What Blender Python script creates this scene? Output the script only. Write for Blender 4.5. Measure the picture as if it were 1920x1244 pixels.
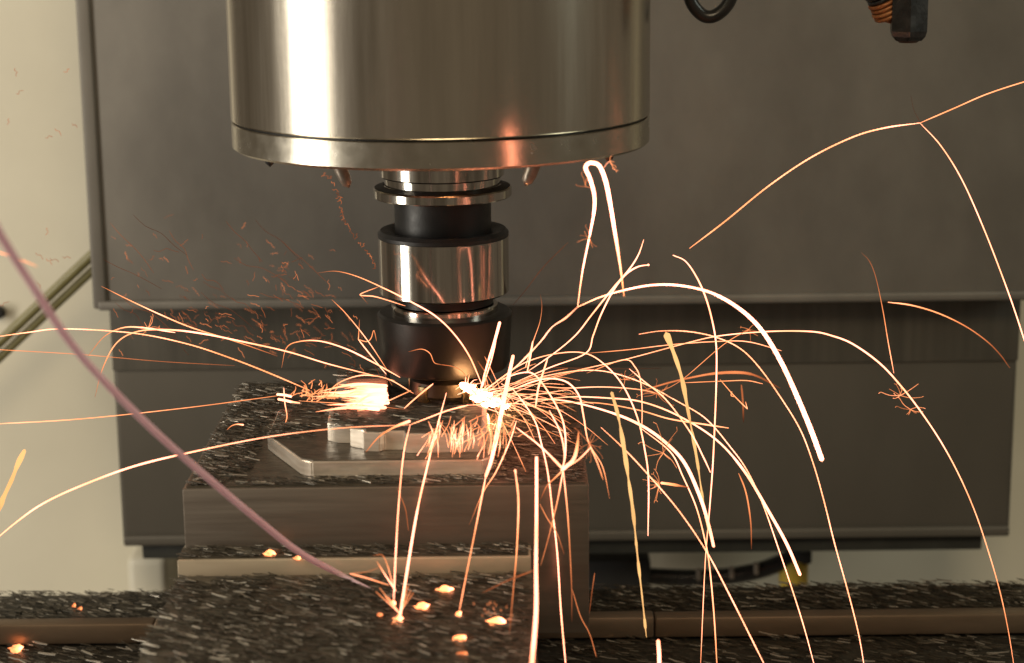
import bpy, bmesh, math, random
from mathutils import Vector, Matrix
random.seed(7)
S = bpy.context.scene
for o in list(bpy.data.objects): bpy.data.objects.remove(o)
COL = S.collection
# ------------------------------------------------------------------ camera
F = 3700.0                      # focal length in photo pixels (1920 wide)
PITCH, ROLL = math.radians(12.7), math.radians(0.65)
CAM = Vector((0.031, -0.892, 0.36))
fwd = Vector((0, math.cos(PITCH), -math.sin(PITCH)))
R0 = Vector((1, 0, 0)); U0 = Vector((0, math.sin(PITCH), math.cos(PITCH)))
RT = R0*math.cos(ROLL) - U0*math.sin(ROLL)
UP = U0*math.cos(ROLL) + R0*math.sin(ROLL)
cam = bpy.data.cameras.new('camera'); cam.sensor_width = 36; cam.lens = 36*F/1920
cam.clip_start = 0.02; cam.clip_end = 50
cam.dof.use_dof = True; cam.dof.focus_distance = 0.875; cam.dof.aperture_fstop = 11
co = bpy.data.objects.new('camera', cam); COL.objects.link(co)
m = Matrix((RT, UP, -fwd)).transposed().to_4x4(); m.translation = CAM
co.matrix_world = m; S.camera = co
# ------------------------------------------------------------------ world and lamps
w = bpy.data.worlds.new('World'); S.world = w; w.use_nodes = True
bg = w.node_tree.nodes['Background']; bg.inputs[0].default_value = (0.345, 0.275, 0.19, 1); bg.inputs[1].default_value = 0.34
def area(name, loc, target, sx, sy, power, col):
    l = bpy.data.lights.new(name, 'AREA'); l.shape = 'RECTANGLE'; l.size = sx; l.size_y = sy
    l.energy = power; l.color = col
    o = bpy.data.objects.new(name, l); COL.objects.link(o); o.location = loc
    o.rotation_euler = (Vector(target)-Vector(loc)).to_track_quat('-Z', 'Y').to_euler()
    return o
area('work_lamp', (-1.25, -0.46, 0.42), (0, 0.05, 0.3), 0.34, 1.7, 24, (1, 0.93, 0.80))
area('front_fill', (0.15, -1.9, 1.6), (0, 0.1, 0.3), 0.9, 0.5, 18, (1, 0.80, 0.52))  # added warm fill from the front, no visible source
area('side_lamp', (1.6, -0.5, 1.0), (0.2, 0.2, 0.25), 0.25, 1.0, 7, (0.92, 1.0, 0.86))
S.render.engine = 'CYCLES'
S.view_settings.view_transform = 'Standard'; S.view_settings.look = 'None'
S.view_settings.exposure = 0.0; S.view_settings.gamma = 1.0
S.cycles.max_bounces = 6
# ------------------------------------------------------------------ helpers
def ray(px, py): return fwd + RT*((px-960)/F) + UP*((622-py)/F)
def at(px, py, y):
    d = ray(px, py); return CAM + d*((y-CAM.y)/d.y)
def onz(px, py, z):
    d = ray(px, py); return CAM + d*((z-CAM.z)/d.z)
def zf(py, r=0.0):              # height seen at row py on the front of a ring of radius r round the tool axis
    a = PITCH + math.atan((py-622-0)/F)
    return CAM.z - (0.892-r)*math.tan(a)
def link(name, me, mat, parent=None):
    o = bpy.data.objects.new(name, me); COL.objects.link(o)
    if mat is not None and len(me.materials) == 0: me.materials.append(mat)
    if parent is not None: o.parent = parent
    return o
def thing(name, label, cat, loc=(0, 0, 0), group=None):
    o = bpy.data.objects.new(name, None); COL.objects.link(o); o.location = loc
    o.empty_display_size = 0.01
    return tag(o, label, cat, group)
def tag(o, label, cat, group=None):
    o['label'] = label; o['category'] = cat
    if group: o['group'] = group
    return o
def child(name, me, mat, parent):
    o = link(name, me, mat, parent)
    o.matrix_parent_inverse = Matrix.Translation(-wloc(parent)); return o
def wloc(o):
    v = Vector(o.location)
    return v
def fin(bm, name, smooth=None):
    me = bpy.data.meshes.new(name); bmesh.ops.recalc_face_normals(bm, faces=bm.faces)
    bm.to_mesh(me); bm.free()
    if smooth is not None:
        me.shade_smooth()
        me.set_sharp_from_angle(angle=math.radians(smooth))
    return me
def box(x0, x1, y0, y1, z0, z1, bev=0.0, seg=2, name='box'):
    bm = bmesh.new(); bmesh.ops.create_cube(bm, size=1)
    for v in bm.verts:
        v.co = Vector((x0+(x1-x0)*(v.co.x+.5), y0+(y1-y0)*(v.co.y+.5), z0+(z1-z0)*(v.co.z+.5)))
    if bev: bmesh.ops.bevel(bm, geom=list(bm.edges), offset=bev, segments=seg, affect='EDGES', profile=0.5)
    return fin(bm, name, 35 if bev else None)
def prism(pts, z0, z1, bev=0.0, name='prism'):
    bm = bmesh.new()
    vs = [bm.verts.new((x, y, z0)) for x, y in pts]
    f = bm.faces.new(vs)
    r = bmesh.ops.extrude_face_region(bm, geom=[f])
    for v in r['geom']:
        if isinstance(v, bmesh.types.BMVert): v.co.z = z1
    if bev: bmesh.ops.bevel(bm, geom=[e for e in bm.edges], offset=bev, segments=2, affect='EDGES')
    return fin(bm, name, 30)
def lathe(prof, n=128, name='lathe', c=(0, 0), cap=True, ang=28):
    bm = bmesh.new(); rings = []
    for r, z in prof:
        rings.append([bm.verts.new((c[0]+r*math.cos(2*math.pi*k/n), c[1]+r*math.sin(2*math.pi*k/n), z)) for k in range(n)])
    for a, b in zip(rings, rings[1:]):
        for k in range(n): bm.faces.new((a[k], a[(k+1) % n], b[(k+1) % n], b[k]))
    if cap:
        bm.faces.new(rings[0]); bm.faces.new(rings[-1])
    return fin(bm, name, ang)
def tube_geo(P, Rr, n=8, heat=None):
    """swept tube through points P with radii Rr -> verts, faces, heat"""
    V, Fc, H = [], [], []
    N = len(P); T = []
    for i in range(N):
        t = P[min(i+1, N-1)] - P[max(i-1, 0)]
        T.append(t.normalized() if t.length > 1e-9 else Vector((1, 0, 0)))
    ref = Vector((0, 1, 0)) if abs(T[0].y) < 0.9 else Vector((1, 0, 0))
    u = T[0].cross(ref).normalized()
    for i in range(N):
        u = (u - T[i]*u.dot(T[i])); u = u.normalized() if u.length > 1e-9 else T[i].orthogonal().normalized()
        v = T[i].cross(u)
        for k in range(n):
            a = 2*math.pi*k/n
            V.append(P[i] + (u*math.cos(a)+v*math.sin(a))*Rr[i]); H.append(heat[i] if heat else 1.0)
    for i in range(N-1):
        for k in range(n):
            Fc.append((i*n+k, i*n+(k+1) % n, (i+1)*n+(k+1) % n, (i+1)*n+k))
    for e, s in ((0, -1), (N-1, 1)):
        V.append(P[e]+T[e]*Rr[e]*0.9*s); H.append(heat[e] if heat else 1.0); ci = len(V)-1
        for k in range(n): Fc.append((e*n+k, e*n+(k+1) % n, ci) if s > 0 else (e*n+(k+1) % n, e*n+k, ci))
    return V, Fc, H
def mesh_from(V, Fc, H=None, name='tube', smooth=True):
    me = bpy.data.meshes.new(name); me.from_pydata([tuple(v) for v in V], [], Fc)
    if H is not None:
        a = me.attributes.new('glow_level', 'FLOAT', 'POINT'); a.data.foreach_set('value', H)
    if smooth: me.shade_smooth()
    me.update(); return me
def catmull(pts, sub=6):
    pts = [Vector((*p, 0)) if len(p) == 2 else Vector(p) for p in pts]
    if len(pts) == 2:
        return [pts[0].lerp(pts[1], i/sub) for i in range(sub+1)]
    out = []
    Q = [pts[0]*2-pts[1]] + pts + [pts[-1]*2-pts[-2]]
    for i in range(1, len(Q)-2):
        p0, p1, p2, p3 = Q[i-1:i+3]
        for k in range(sub):
            t = k/sub
            out.append(0.5*((2*p1)+(p2-p0)*t+(2*p0-5*p1+4*p2-p3)*t*t+(3*p1-p0-3*p2+p3)*t**3))
    out.append(pts[-1]); return out
def tube(P, r, n=16, name='tube', sub=8):
    Q = catmull(P, sub); Rr = [r]*len(Q) if not callable(r) else [r(i/(len(Q)-1)) for i in range(len(Q))]
    V, Fc, H = tube_geo(Q, Rr, n); return mesh_from(V, Fc, None, name)
# ------------------------------------------------------------------ materials
def nodes(name):
    mt = bpy.data.materials.new(name); mt.use_nodes = True
    nt = mt.node_tree; return mt, nt, nt.nodes['Principled BSDF']
def ramp(nt, fac, stops):
    r = nt.nodes.new('ShaderNodeValToRGB'); e = r.color_ramp.elements
    while len(e) < len(stops): e.new(0.5)
    for el, (p, c) in zip(e, stops): el.position = p; el.color = c if len(c) == 4 else (*c, 1)
    nt.links.new(fac, r.inputs[0]); return r.outputs[0]
def noise(nt, scale, detail=6, rough=.6, stretch=(1, 1, 1), out=0):
    tc = nt.nodes.new('ShaderNodeTexCoord'); mp = nt.nodes.new('ShaderNodeMapping'); mp.inputs['Scale'].default_value = stretch
    nz = nt.nodes.new('ShaderNodeTexNoise'); nz.inputs['Scale'].default_value = scale
    nz.inputs['Detail'].default_value = detail; nz.inputs['Roughness'].default_value = rough
    nt.links.new(tc.outputs['Object'], mp.inputs[0]); nt.links.new(mp.outputs[0], nz.inputs[0])
    return nz.outputs[out]
def bump(nt, b, h, s=.2, d=.0005):
    n = nt.nodes.new('ShaderNodeBump'); n.inputs['Strength'].default_value = s; n.inputs['Distance'].default_value = d
    nt.links.new(h, n.inputs['Height']); nt.links.new(n.outputs[0], b.inputs['Normal'])
def surf(name, c0, c1, scale, r0, r1, metal=0.0, stretch=(1, 1, 1), bs=0.0, bscale=None, spec=.5, aniso=0.0, bstretch=None, detail=6):
    mt, nt, b = nodes(name)
    f = noise(nt, scale, detail, .6, stretch)
    nt.links.new(ramp(nt, f, [(.3, c0), (.7, c1)]), b.inputs['Base Color'])
    f2 = noise(nt, scale*2.3, detail, .6, stretch)
    nt.links.new(ramp(nt, f2, [(.3, (r0,)*3), (.7, (r1,)*3)]), b.inputs['Roughness'])
    b.inputs['Metallic'].default_value = metal; b.inputs['Specular IOR Level'].default_value = spec
    if bs: bump(nt, b, noise(nt, bscale or scale*4, 4, .6, bstretch or stretch), bs)
    return mt
M = {}
M['barrel'] = surf('brushed_steel', (.44, .395, .33), (.76, .70, .60), 38, .17, .26, 1.0, (1, 1, .05), .06, 2200, bstretch=(1, 1, .5))  # vertical colour streaks stand in for banded reflections
M['ring'] = surf('turned_steel', (.52, .48, .40), (.64, .60, .52), 60, .20, .28, 1.0, (1, 1, 1), .04, 1400)
M['polish'] = surf('ground_steel_reflect_streaks', (.30, .27, .235), (.80, .76, .70), 170, .09, .17, 1.0, (1, 1, .02), .03, 500, bstretch=(1, 1, .05), detail=3)  # light and dark streaks in the colour stand in for reflections
M['black_ox'] = surf('black_oxide_steel', (.012, .012, .013), (.022, .021, .020), 80, .36, .5, 0.35, (1, 1, 1), .15, 900)
M['black_soft'] = surf('dark_oiled_steel', (.011, .010, .0095), (.02, .018, .016), 60, .32, .42, 0.5, (1, 1, 1), .1, 800)
M['cutter'] = surf('cutter_steel', (.035, .03, .025), (.08, .07, .055), 120, .3, .45, 0.9)
M['carbide'] = surf('carbide_insert', (.10, .075, .04), (.16, .12, .06), 200, .25, .35, 0.9)
M['block'] = surf('milled_block_steel', (.14, .114, .092), (.19, .16, .13), 30, .42, .55, 0.75, (.3, 1, 6), .1, 400, bstretch=(.1, 1, 1))
M['mill'] = surf('fresh_milled_steel', (.56, .48, .39), (.88, .79, .68), 90, .15, .25, 0.55, (.4, .4, 3), .15, 700, bstretch=(1, 1, .1))
M['grime'] = surf('oily_chip_grime', (.042, .035, .024), (.090, .075, .053), 160, .3, .6, 0.2, (.5, 1, 1), .5, 600)
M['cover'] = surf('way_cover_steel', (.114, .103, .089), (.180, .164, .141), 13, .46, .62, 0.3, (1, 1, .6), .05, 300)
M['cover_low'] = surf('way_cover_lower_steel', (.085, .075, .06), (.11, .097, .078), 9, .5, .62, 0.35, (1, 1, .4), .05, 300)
M['cover_dark'] = surf('near_black_underside', (.012, .013, .010), (.03, .03, .024), 40, .5, .7)
M['cream'] = surf('cream_machine_paint', (.52, .485, .39), (.585, .55, .445), 7, .42, .55, 0, (1, 1, 1), .04, 200)
M['rail'] = surf('table_lip_steel', (.17, .12, .08), (.25, .18, .125), 60, .35, .5, 0.7, (.2, 1, 1))
M['strip'] = surf('fixture_strip_steel', (.48, .39, .28), (.64, .54, .40), 50, .3, .45, 0.5, (.15, 1, 1))
M['table'] = surf('oily_table_iron', (.012, .011, .008), (.04, .035, .026), 120, .35, .65, 0.2, (1, 1, 1), .5, 500)
M['rubber'] = surf('black_rubber_hose', (.008, .008, .008), (.016, .015, .014), 80, .25, .4)
M['blackbox'] = surf('black_plastic', (.006, .006, .006), (.012, .012, .012), 40, .5, .7)
M['yellow'] = surf('yellow_plastic', (.42, .30, .03), (.55, .40, .06), 40, .45, .6)
M['olive'] = surf('olive_pipe_enamel', (.13, .115, .045), (.20, .18, .08), 30, .3, .45)
M['pink'] = None
def pinkmat():
    mt, nt, b = nodes('pink_flecked_cord')
    f = noise(nt, 60, 3, .5)
    nt.links.new(ramp(nt, f, [(.24, (.10, .07, .085)), (.36, (.78, .54, .58)), (.7, (.88, .68, .72))]), b.inputs['Base Color'])
    b.inputs['Roughness'].default_value = .5
    tr_ = nt.nodes.new('ShaderNodeBsdfTranslucent'); tr_.inputs[0].default_value = (.95, .72, .78, 1)
    mx = nt.nodes.new('ShaderNodeMixShader'); mx.inputs[0].default_value = .4
    nt.links.new(b.outputs[0], mx.inputs[1]); nt.links.new(tr_.outputs[0], mx.inputs[2]); nt.links.new(mx.outputs[0], nt.nodes['Material Output'].inputs[0])
    return mt
M['pink'] = pinkmat()
M['rust'] = surf('rusty_copper_thread', (.30, .085, .03), (.45, .22, .09), 160, .4, .6, .5, bs=.4)
M['fit'] = surf('black_painted_fitting', (.016, .018, .020), (.06, .063, .066), 130, .2, .36, .4, bs=.3)
M['fit_tip'] = surf('rusty_fitting_tip', (.03, .016, .012), (.10, .04, .025), 160, .4, .6, .2, bs=.3)
M['bolt'] = surf('worn_nozzle_steel', (.20, .17, .14), (.42, .36, .30), 150, .3, .5, .7, bs=.3)
def chipmat(name, stops):
    mt, nt, b = nodes(name)
    g = nt.nodes.new('ShaderNodeNewGeometry')
    nt.links.new(ramp(nt, g.outputs['Random Per Island'], stops), b.inputs['Base Color'])
    b.inputs['Metallic'].default_value = .4; b.inputs['Roughness'].default_value = .42
    return mt
M['chips'] = chipmat('steel_swarf', [(0, (.030, .025, .017)), (.45, (.060, .050, .035)), (.80, (.095, .081, .060)), (.94, (.26, .23, .18)), (1, (.75, .70, .60))])
M['chip_big'] = surf('bright_swarf', (.16, .135, .10), (.62, .57, .50), 160, .2, .4, .5)
def hot(name, ramp_stops, power, k, sampling='AUTO'):
    mt = bpy.data.materials.new(name); mt.use_nodes = True; nt = mt.node_tree
    for n in list(nt.nodes): nt.nodes.remove(n)
    out = nt.nodes.new('ShaderNodeOutputMaterial'); em = nt.nodes.new('ShaderNodeEmission')
    a = nt.nodes.new('ShaderNodeAttribute'); a.attribute_name = 'glow_level'
    nt.links.new(ramp(nt, a.outputs['Fac'], ramp_stops), em.inputs[0])
    p = nt.nodes.new('ShaderNodeMath'); p.operation = 'POWER'; nt.links.new(a.outputs['Fac'], p.inputs[0]); p.inputs[1].default_value = power
    q = nt.nodes.new('ShaderNodeMath'); q.operation = 'MULTIPLY'; nt.links.new(p.outputs[0], q.inputs[0]); q.inputs[1].default_value = k
    nt.links.new(q.outputs[0], em.inputs[1]); nt.links.new(em.outputs[0], out.inputs[0])
    mt.cycles.emission_sampling = sampling
    return mt
HOT = [(0, (1, .17, .05)), (.3, (1, .26, .085)), (.6, (1, .31, .11)), (1, (1, .315, .19))]
M['hot'] = hot('spark_trail_heat', HOT, 2.0, 5.2)
M['dull'] = hot('dull_spark_heat', HOT, 2.0, 4.5, 'NONE')
M['gold'] = hot('golden_spark_heat', [(0, (1, .4, .1)), (1, (1, .54, .2))], 1.0, 1.3)
M['fierce'] = hot('fierce_spark_heat', HOT, 2.0, 13)
M['core'] = hot('white_hot_core', [(0, (1, .36, .11)), (1, (1, .48, .18))], 1.0, 75)
# ------------------------------------------------------------------ setting: wall and table
def struct(name, me, mat, parent=None):
    o = link(name, me, mat, parent)
    if parent is None: o['kind'] = 'structure'
    return o
WY, PY1, PY2 = 0.40, 0.25, 0.275
struct('wall', box(-.37, .62, WY, WY+.03, -.25, .95), M['cream'])
pl = at(268, 1040, WY); pr = at(347, 1120, WY)
struct('wall_ledge', box(pl.x, pr.x, WY-.06, WY-.0005, -.25, at(300, 1046, WY-.06).z, .006, 3), M['cream'])
pl = at(1500, 1040, WY); pr = at(1640, 1120, WY)
# machine table: rear land with a lip, then a lower land, both under chips
TR, TL = 0.09, 0.044
tb = struct('machine_table', box(-.6, .7, -.5, TL, -.09, -.010), M['table'])
land = struct('rear_land', box(-.6, .7, TL+.0005, TR, -.09, 0.0, .002), M['table'], tb)
xs = [-.6, -.118, .102, .24, .7]
for k, (a, b_) in enumerate([(-.6, -.1505), (-.15, .1005), (.101, .3), (.3005, .7)]):
    struct('table_lip', box(a, b_, TL-.004, TL+.006, -.0085, .0022+(.0004 if k % 2 else 0), .0012), M['rail'], tb)
# ------------------------------------------------------------------ way covers
def cover(name, label, x0, x1, y, z0, z1, th, mat, lipz):
    t = thing(name, label, 'metal cover', ((x0+x1)/2, y, z0))
    child('panel', box(x0, x1, y, y+th, z0, z1, .003, 3), mat, t)
    child('bottom_lip', box(x0+.001, x1-.001, y-.0035, y+.001, z0+.0005, z0+lipz, .0015, 3), mat, t)
    if lipz < .0065: child('side_flange', box(x0-.0022, x0+.006, y-.002, y+th+.003, z0+.0012, z1-.001, .0015, 3), mat, t)
    return t
a = at(183, 583, PY1); b_ = at(1930, 570, PY1)
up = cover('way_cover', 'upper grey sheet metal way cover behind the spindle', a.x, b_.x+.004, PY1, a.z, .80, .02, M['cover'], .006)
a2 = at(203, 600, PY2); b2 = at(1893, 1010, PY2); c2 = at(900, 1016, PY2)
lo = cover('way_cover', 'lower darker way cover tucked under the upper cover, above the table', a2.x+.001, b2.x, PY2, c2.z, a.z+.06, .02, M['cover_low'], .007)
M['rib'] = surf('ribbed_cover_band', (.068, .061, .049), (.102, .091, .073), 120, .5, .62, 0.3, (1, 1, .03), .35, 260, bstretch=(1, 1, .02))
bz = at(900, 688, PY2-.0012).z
child('ribbed_band', box(a2.x+.0012, b2.x-.0002, PY2-.0016, PY2+.001, bz, a.z+.05, .0006), M['rib'], lo)  # slightly darker strip with fine vertical ribs over the cover's top
wz = at(900, 1034, PY2+.012).z
child('underside_strip', box(a2.x+.012, b2.x-.016, PY2+.004, PY2+.03, wz, c2.z-.0005, .001), M['cover_dark'], lo)  # near-black strip drawn as the lower cover's dark underside
# ------------------------------------------------------------------ things on the wall
p0 = at(230, 425, .335); p1 = at(-60, 698, .335)
t = thing('pipe', 'olive diagonal pipe running behind the upper cover, on the cream wall', 'pipe', tuple(p1))
child('pipe_body', tube([p0, p0.lerp(p1, .5), p1], .0033, 20), M['olive'], t)
d = Vector((.0, .004, -.0095))
child('pipe_body', tube([p0+d, p0.lerp(p1, .5)+d, p1+d], .0028, 20), M['olive'], t)
k0 = at(-7, 590, .39)
tag(link('knob', lathe([(.0001, 0), (.0035, .0), (.0042, .001), (.0042, .006), (.003, .008), (.0001, .0085)], 24), M['blackbox']), 'small dark round knob fixed to the cream wall', 'knob')
kb = bpy.data.objects['knob']; kb.location = k0 + Vector((0, .0095, 0)); kb.rotation_euler = (math.radians(90), 0, 0)
# cable with yellow connector and black box under the lower cover
bx0 = at(1095, 1042, .33); bx1 = at(1218, 1106, .33)
tag(link('junction_box', box(bx0.x, bx1.x, .32, .36, bx1.z-.02, bx0.z, .003), M['blackbox']), 'black box standing behind the table beside the block', 'box')
t = thing('cable', 'sagging black cable with yellow connector under the lower cover', 'cable', tuple(at(1205, 1090, .335)))
cp = [at(*p, .335) for p in [(1185, 1078), (1240, 1082), (1310, 1084), (1370, 1080), (1420, 1071), (1455, 1059), (1488, 1045)]]
child('cord', tube(cp, .0056, 14), M['rubber'], t)
yc = at(1488, 1068, .337)
child('connector', lathe([(.001, -.012), (.008, -.012), (.0095, -.009), (.0095, .004), (.007, .008), (.006, .010), (.001, .010)], 24, c=(yc.x, yc.y)), M['yellow'], t).location = (0, 0, yc.z)
yk = at(1503, 1040, .337)
child('connector_cap', box(yk.x-.006, yk.x+.006, .33, .345, yk.z-.005, yk.z+.0045, .002), M['blackbox'], t)
for q in ((1310, 1078), (1372, 1074), (1418, 1066)):
    g = at(*q, .3305)
    child('cable_clip', box(g.x-.0016, g.x+.0016, g.y-.002, g.y+.003, g.z-.004, g.z+.004, .001), M['bolt'], t)
# hose loop and coolant fitting at the top right
lp = [at(*p, .05) for p in [(1296, -70), (1291, -30), (1297, 5), (1318, 29), (1340, 30), (1362, 12), (1373, -15), (1376, -70)]]
tag(link('hose_loop', tube(lp, .0031, 18), M['rubber']), 'glossy black hose loop hanging down in front of the upper cover', 'hose')
fc = at(1705, 10, .03); sc = .245e-3
t = thing('coolant_fitting', 'black hexagonal fitting with rusty threaded neck hanging beside the hose loop', 'fitting', tuple(fc))
bm = bmesh.new()
hexr = 38*sc
prof = [(.72, -66), (.92, -58), (1.0, -48), (1.0, 40), (.86, 50)]
rings = []
for s_, h in prof:
    rings.append([bm.verts.new((fc.x+s_*hexr*math.cos(math.radians(60*k+24)), fc.y+s_*hexr*math.sin(math.radians(60*k+24)), fc.z+h*sc)) for k in range(6)])
for A, B in zip(rings, rings[1:]):
    for k in range(6): bm.faces.new((A[k], A[(k+1) % 6], B[(k+1) % 6], B[k]))
bm.faces.new(rings[0]); bm.faces.new(rings[-1])
child('hex_body', fin(bm, 'hex_body'), M['fit'], t)
child('tip', lathe([(.001, fc.z-71*sc), (.45*hexr, fc.z-70*sc), (.66*hexr, fc.z-63*sc)], 24, c=(fc.x, fc.y)), M['fit_tip'], t)
nc = at(1656, 4, .034)
for k in range(7):
    ax = Vector((.42, .15, -.9)).normalized(); cc = nc + ax*((k-3)*9*sc)
    u = ax.orthogonal().normalized(); v = ax.cross(u)
    Rg = (24+(k % 2)*1.5)*sc
    ring = [cc+(u*math.cos(j*math.pi/12)+v*math.sin(j*math.pi/12))*Rg for j in range(25)]
    V, Fc, H = tube_geo(ring, [4.4*sc]*25, 8)
    child('thread_ring', mesh_from(V, Fc), M['rust'] if k > 2 else M['fit'], t)
V, Fc, H = tube_geo([nc+Vector((.42, .15, -.9)).normalized()*(j-3.8)*9*sc for j in range(8)], [21*sc]*8, 20)
child('neck', mesh_from(V, Fc), M['rust'], t)
# ------------------------------------------------------------------ spindle
AX = 0.0
RH = 0.0943
zs = zf(265, RH); zb = zf(322, RH)
t = thing('spindle_head', 'large brushed steel spindle head cylinder above the tool', 'spindle', (0, 0, zb))
child('barrel', lathe([(RH-.004, zs+.0004), (RH-.0008, zs+.0006), (RH, zs+.0013), (RH, .62), (RH-.003, .62)], 192), M['barrel'], t)
child('seam_core', lathe([(RH-.002, zs-.002), (RH-.002, zs+.004)], 96), M['black_ox'], t)
child('end_ring', lathe([(.03, zb+.0005), (RH-.003, zb), (RH-.0012, zb+.0004), (RH-.0002, zb+.0014), (RH-.0002, zs-.0006), (RH-.0008, zs-.0002), (RH-.004, zs)], 192), M['ring'], t)
def nozzle(px, py, y, r, l, tiltx, mat, nm='coolant_nozzle'):
    p = at(px, py, y); top = p + Vector((tiltx*l, 0, l))
    Q = [p.lerp(top, k/6) for k in range(7)]
    Rr = [r*.8, r*.97, r, r, r, r, r]
    V, Fc, H = tube_geo(Q, Rr, 20); child(nm, mesh_from(V, Fc), mat, t)
nozzle(651, 345, -.052, .0028, .016, -.42, M['bolt'])
nozzle(988, 341, -.052, .0030, .016, .42, M['bolt'])
nozzle(506, 306, -.028, .0026, .012, 0, M['fit'])
nozzle(1141, 297, -.050, .0024, .012, .1, M['fit_tip'])
# ------------------------------------------------------------------ tool holder
t = thing('tool_holder', 'steel and black tool holder with its cutter under the spindle head', 'tool holder', (0, 0, zf(715, .0293)))
r1, r2, r3, r4, r5, r6 = .0283, .0316, .0221, .0299, .0246, .0311
z_a = zf(345, r1); z_b = zf(372, r2); z_c = zf(387, r2); z_d = zf(361, .0262)
child('flange_ring', lathe([(.02, zb+.006), (r1, zb+.006), (r1, z_a+.0006), (r1-.0006, z_a), (.02, z_a)], 160), M['polish'], t)
child('flange_groove', lathe([(.02, z_a-.0001), (.0266, z_a-.0002), (.0264, z_d+.0004), (.0268, z_d), (.02, z_d)], 160), M['polish'], t)
child('flange_shoulder', lathe([(.022, z_d-.0001), (.0266, z_d-.0008), (.0272, z_b+.0022), (r2-.0007, z_b+.0012), (.022, z_b+.0010)], 160), M['black_ox'], t)
child('flange', lathe([(.02, z_b+.0009), (r2-.0007, z_b+.0010), (r2, z_b+.0004), (r2, z_c+.0006), (r2-.0006, z_c), (.018, z_c)], 160), M['polish'], t)
z_e = zf(444, r3)
child('neck', lathe([(r3, z_c-.0002), (r3, z_e-.004), (.01, z_e-.005)], 128), M['black_ox'], t)
z_f = zf(463, r4); z_g = zf(571, r4)
child('collar_top', lathe([(.02, z_f+.0006), (r4-.0040, z_f+.0034), (r4-.0012, z_f+.0034), (r4+.0001, z_f+.0018), (r4+.0001, z_f+.0002)], 128, cap=False), M['black_ox'], t)
child('collar', lathe([(.02, z_f), (r4-.0001, z_f), (r4, z_f-.0006), (r4, z_g+.0008), (r4-.0010, z_g), (.02, z_g)], 160), M['polish'], t)
z_h = zf(587, r5); z_i = zf(603, r5)
child('groove', lathe([(.022, z_g-.0001), (.0226, z_g-.001), (.0226, z_h+.0004), (.02, z_h)], 128), M['black_soft'], t)
child('lock_ring', lathe([(.02, z_h-.0001), (r5-.0005, z_h), (r5, z_h-.0006), (r5, z_i), (.02, z_i)], 128), M['polish'], t)
z_j = zf(610, r6); z_k = zf(715, .0293)
child('nut', lathe([(.02, z_i+.0006), (r6-.0012, z_j+.0006), (r6, z_j-.0006), (r6-.0002, z_j-.004), (.0296, z_k+.003), (.0284, z_k+.0006), (.027, z_k), (.01, z_k)], 160), M['black_soft'], t)
ZT = .125
ct = child('cutter', lathe([(.0150, z_k+.001), (.0150, z_k-.003), (.0168, z_k-.005), (.0172, .1318), (.0165, .1305), (.004, .1305)], 64), M['cutter'], t)
for k in range(5):
    a = math.radians(72*k+20)
    me = box(.0145, .0180, -.0035, .0015, .1290, .1365, .0004)
    o = child('insert', me, M['carbide'], ct); o.rotation_euler = (0, 0, a); o.matrix_parent_inverse = Matrix.Identity(4)
# ------------------------------------------------------------------ workpiece
BX0, BX1, BY0, BY1 = -.1025, .0612, -.131, .041
ZB = .0615
t = thing('workpiece', 'square steel block being milled under the cutter, chips on top', 'steel block', (0, -.045, ZB))
child('block_body', box(BX0, BX1, BY0, BY1, ZB, ZT, .0007), M['block'], t)
child('top_skin', box(BX0+.0015, BX1-.0015, BY0+.0015, BY1-.0015, ZT-.002, ZT+.0006), M['grime'], t)
T1 = [(.014, -.118), (-.0555, -.118), (-.0605, -.1145), (-.0785, -.077), (-.0785, -.035), (-.03, -.028), (.016, -.045), (.0185, -.112)]
T1 = [(x+.0042, y) for x, y in T1]
child('raised_plate', prism(T1, ZT+.0004, .132, .0005), M['mill'], t)
child('plate_skin', prism([(x*.985-.0003, -.073+(y+.073)*.975) for x, y in T1], .1315, .1324), M['grime'], t)
T2 = [(.013, -.1085), (-.0175, -.1085), (-.0185, -.1035), (-.0265, -.1035), (-.0285, -.1060), (-.0350, -.1050), (-.0355, -.1015), (-.0412, -.0976), (-.0417, -.0925), (-.0462, -.0920), (-.0515, -.0883), (-.0525, -.0650), (.013, -.062), (.0155, -.066), (.0155, -.104)]
T2 = [(x+.0042, y) for x, y in T2]
child('stepped_boss', prism(T2, .1322, .1405, .0004), M['mill'], t)
child('boss_skin', prism([(-.014+(x+.014)*.94, -.085+(y+.085)*.92) for x, y in T2], .1403, .1409), M['grime'], t)
B3 = [(-.0275, .002), (-.046, .002), (-.0515, .006), (-.0525, .024), (-.0275, .024)]
child('rear_boss', prism(B3, ZT+.0004, .1365, .0006), M['block'], t)
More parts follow.
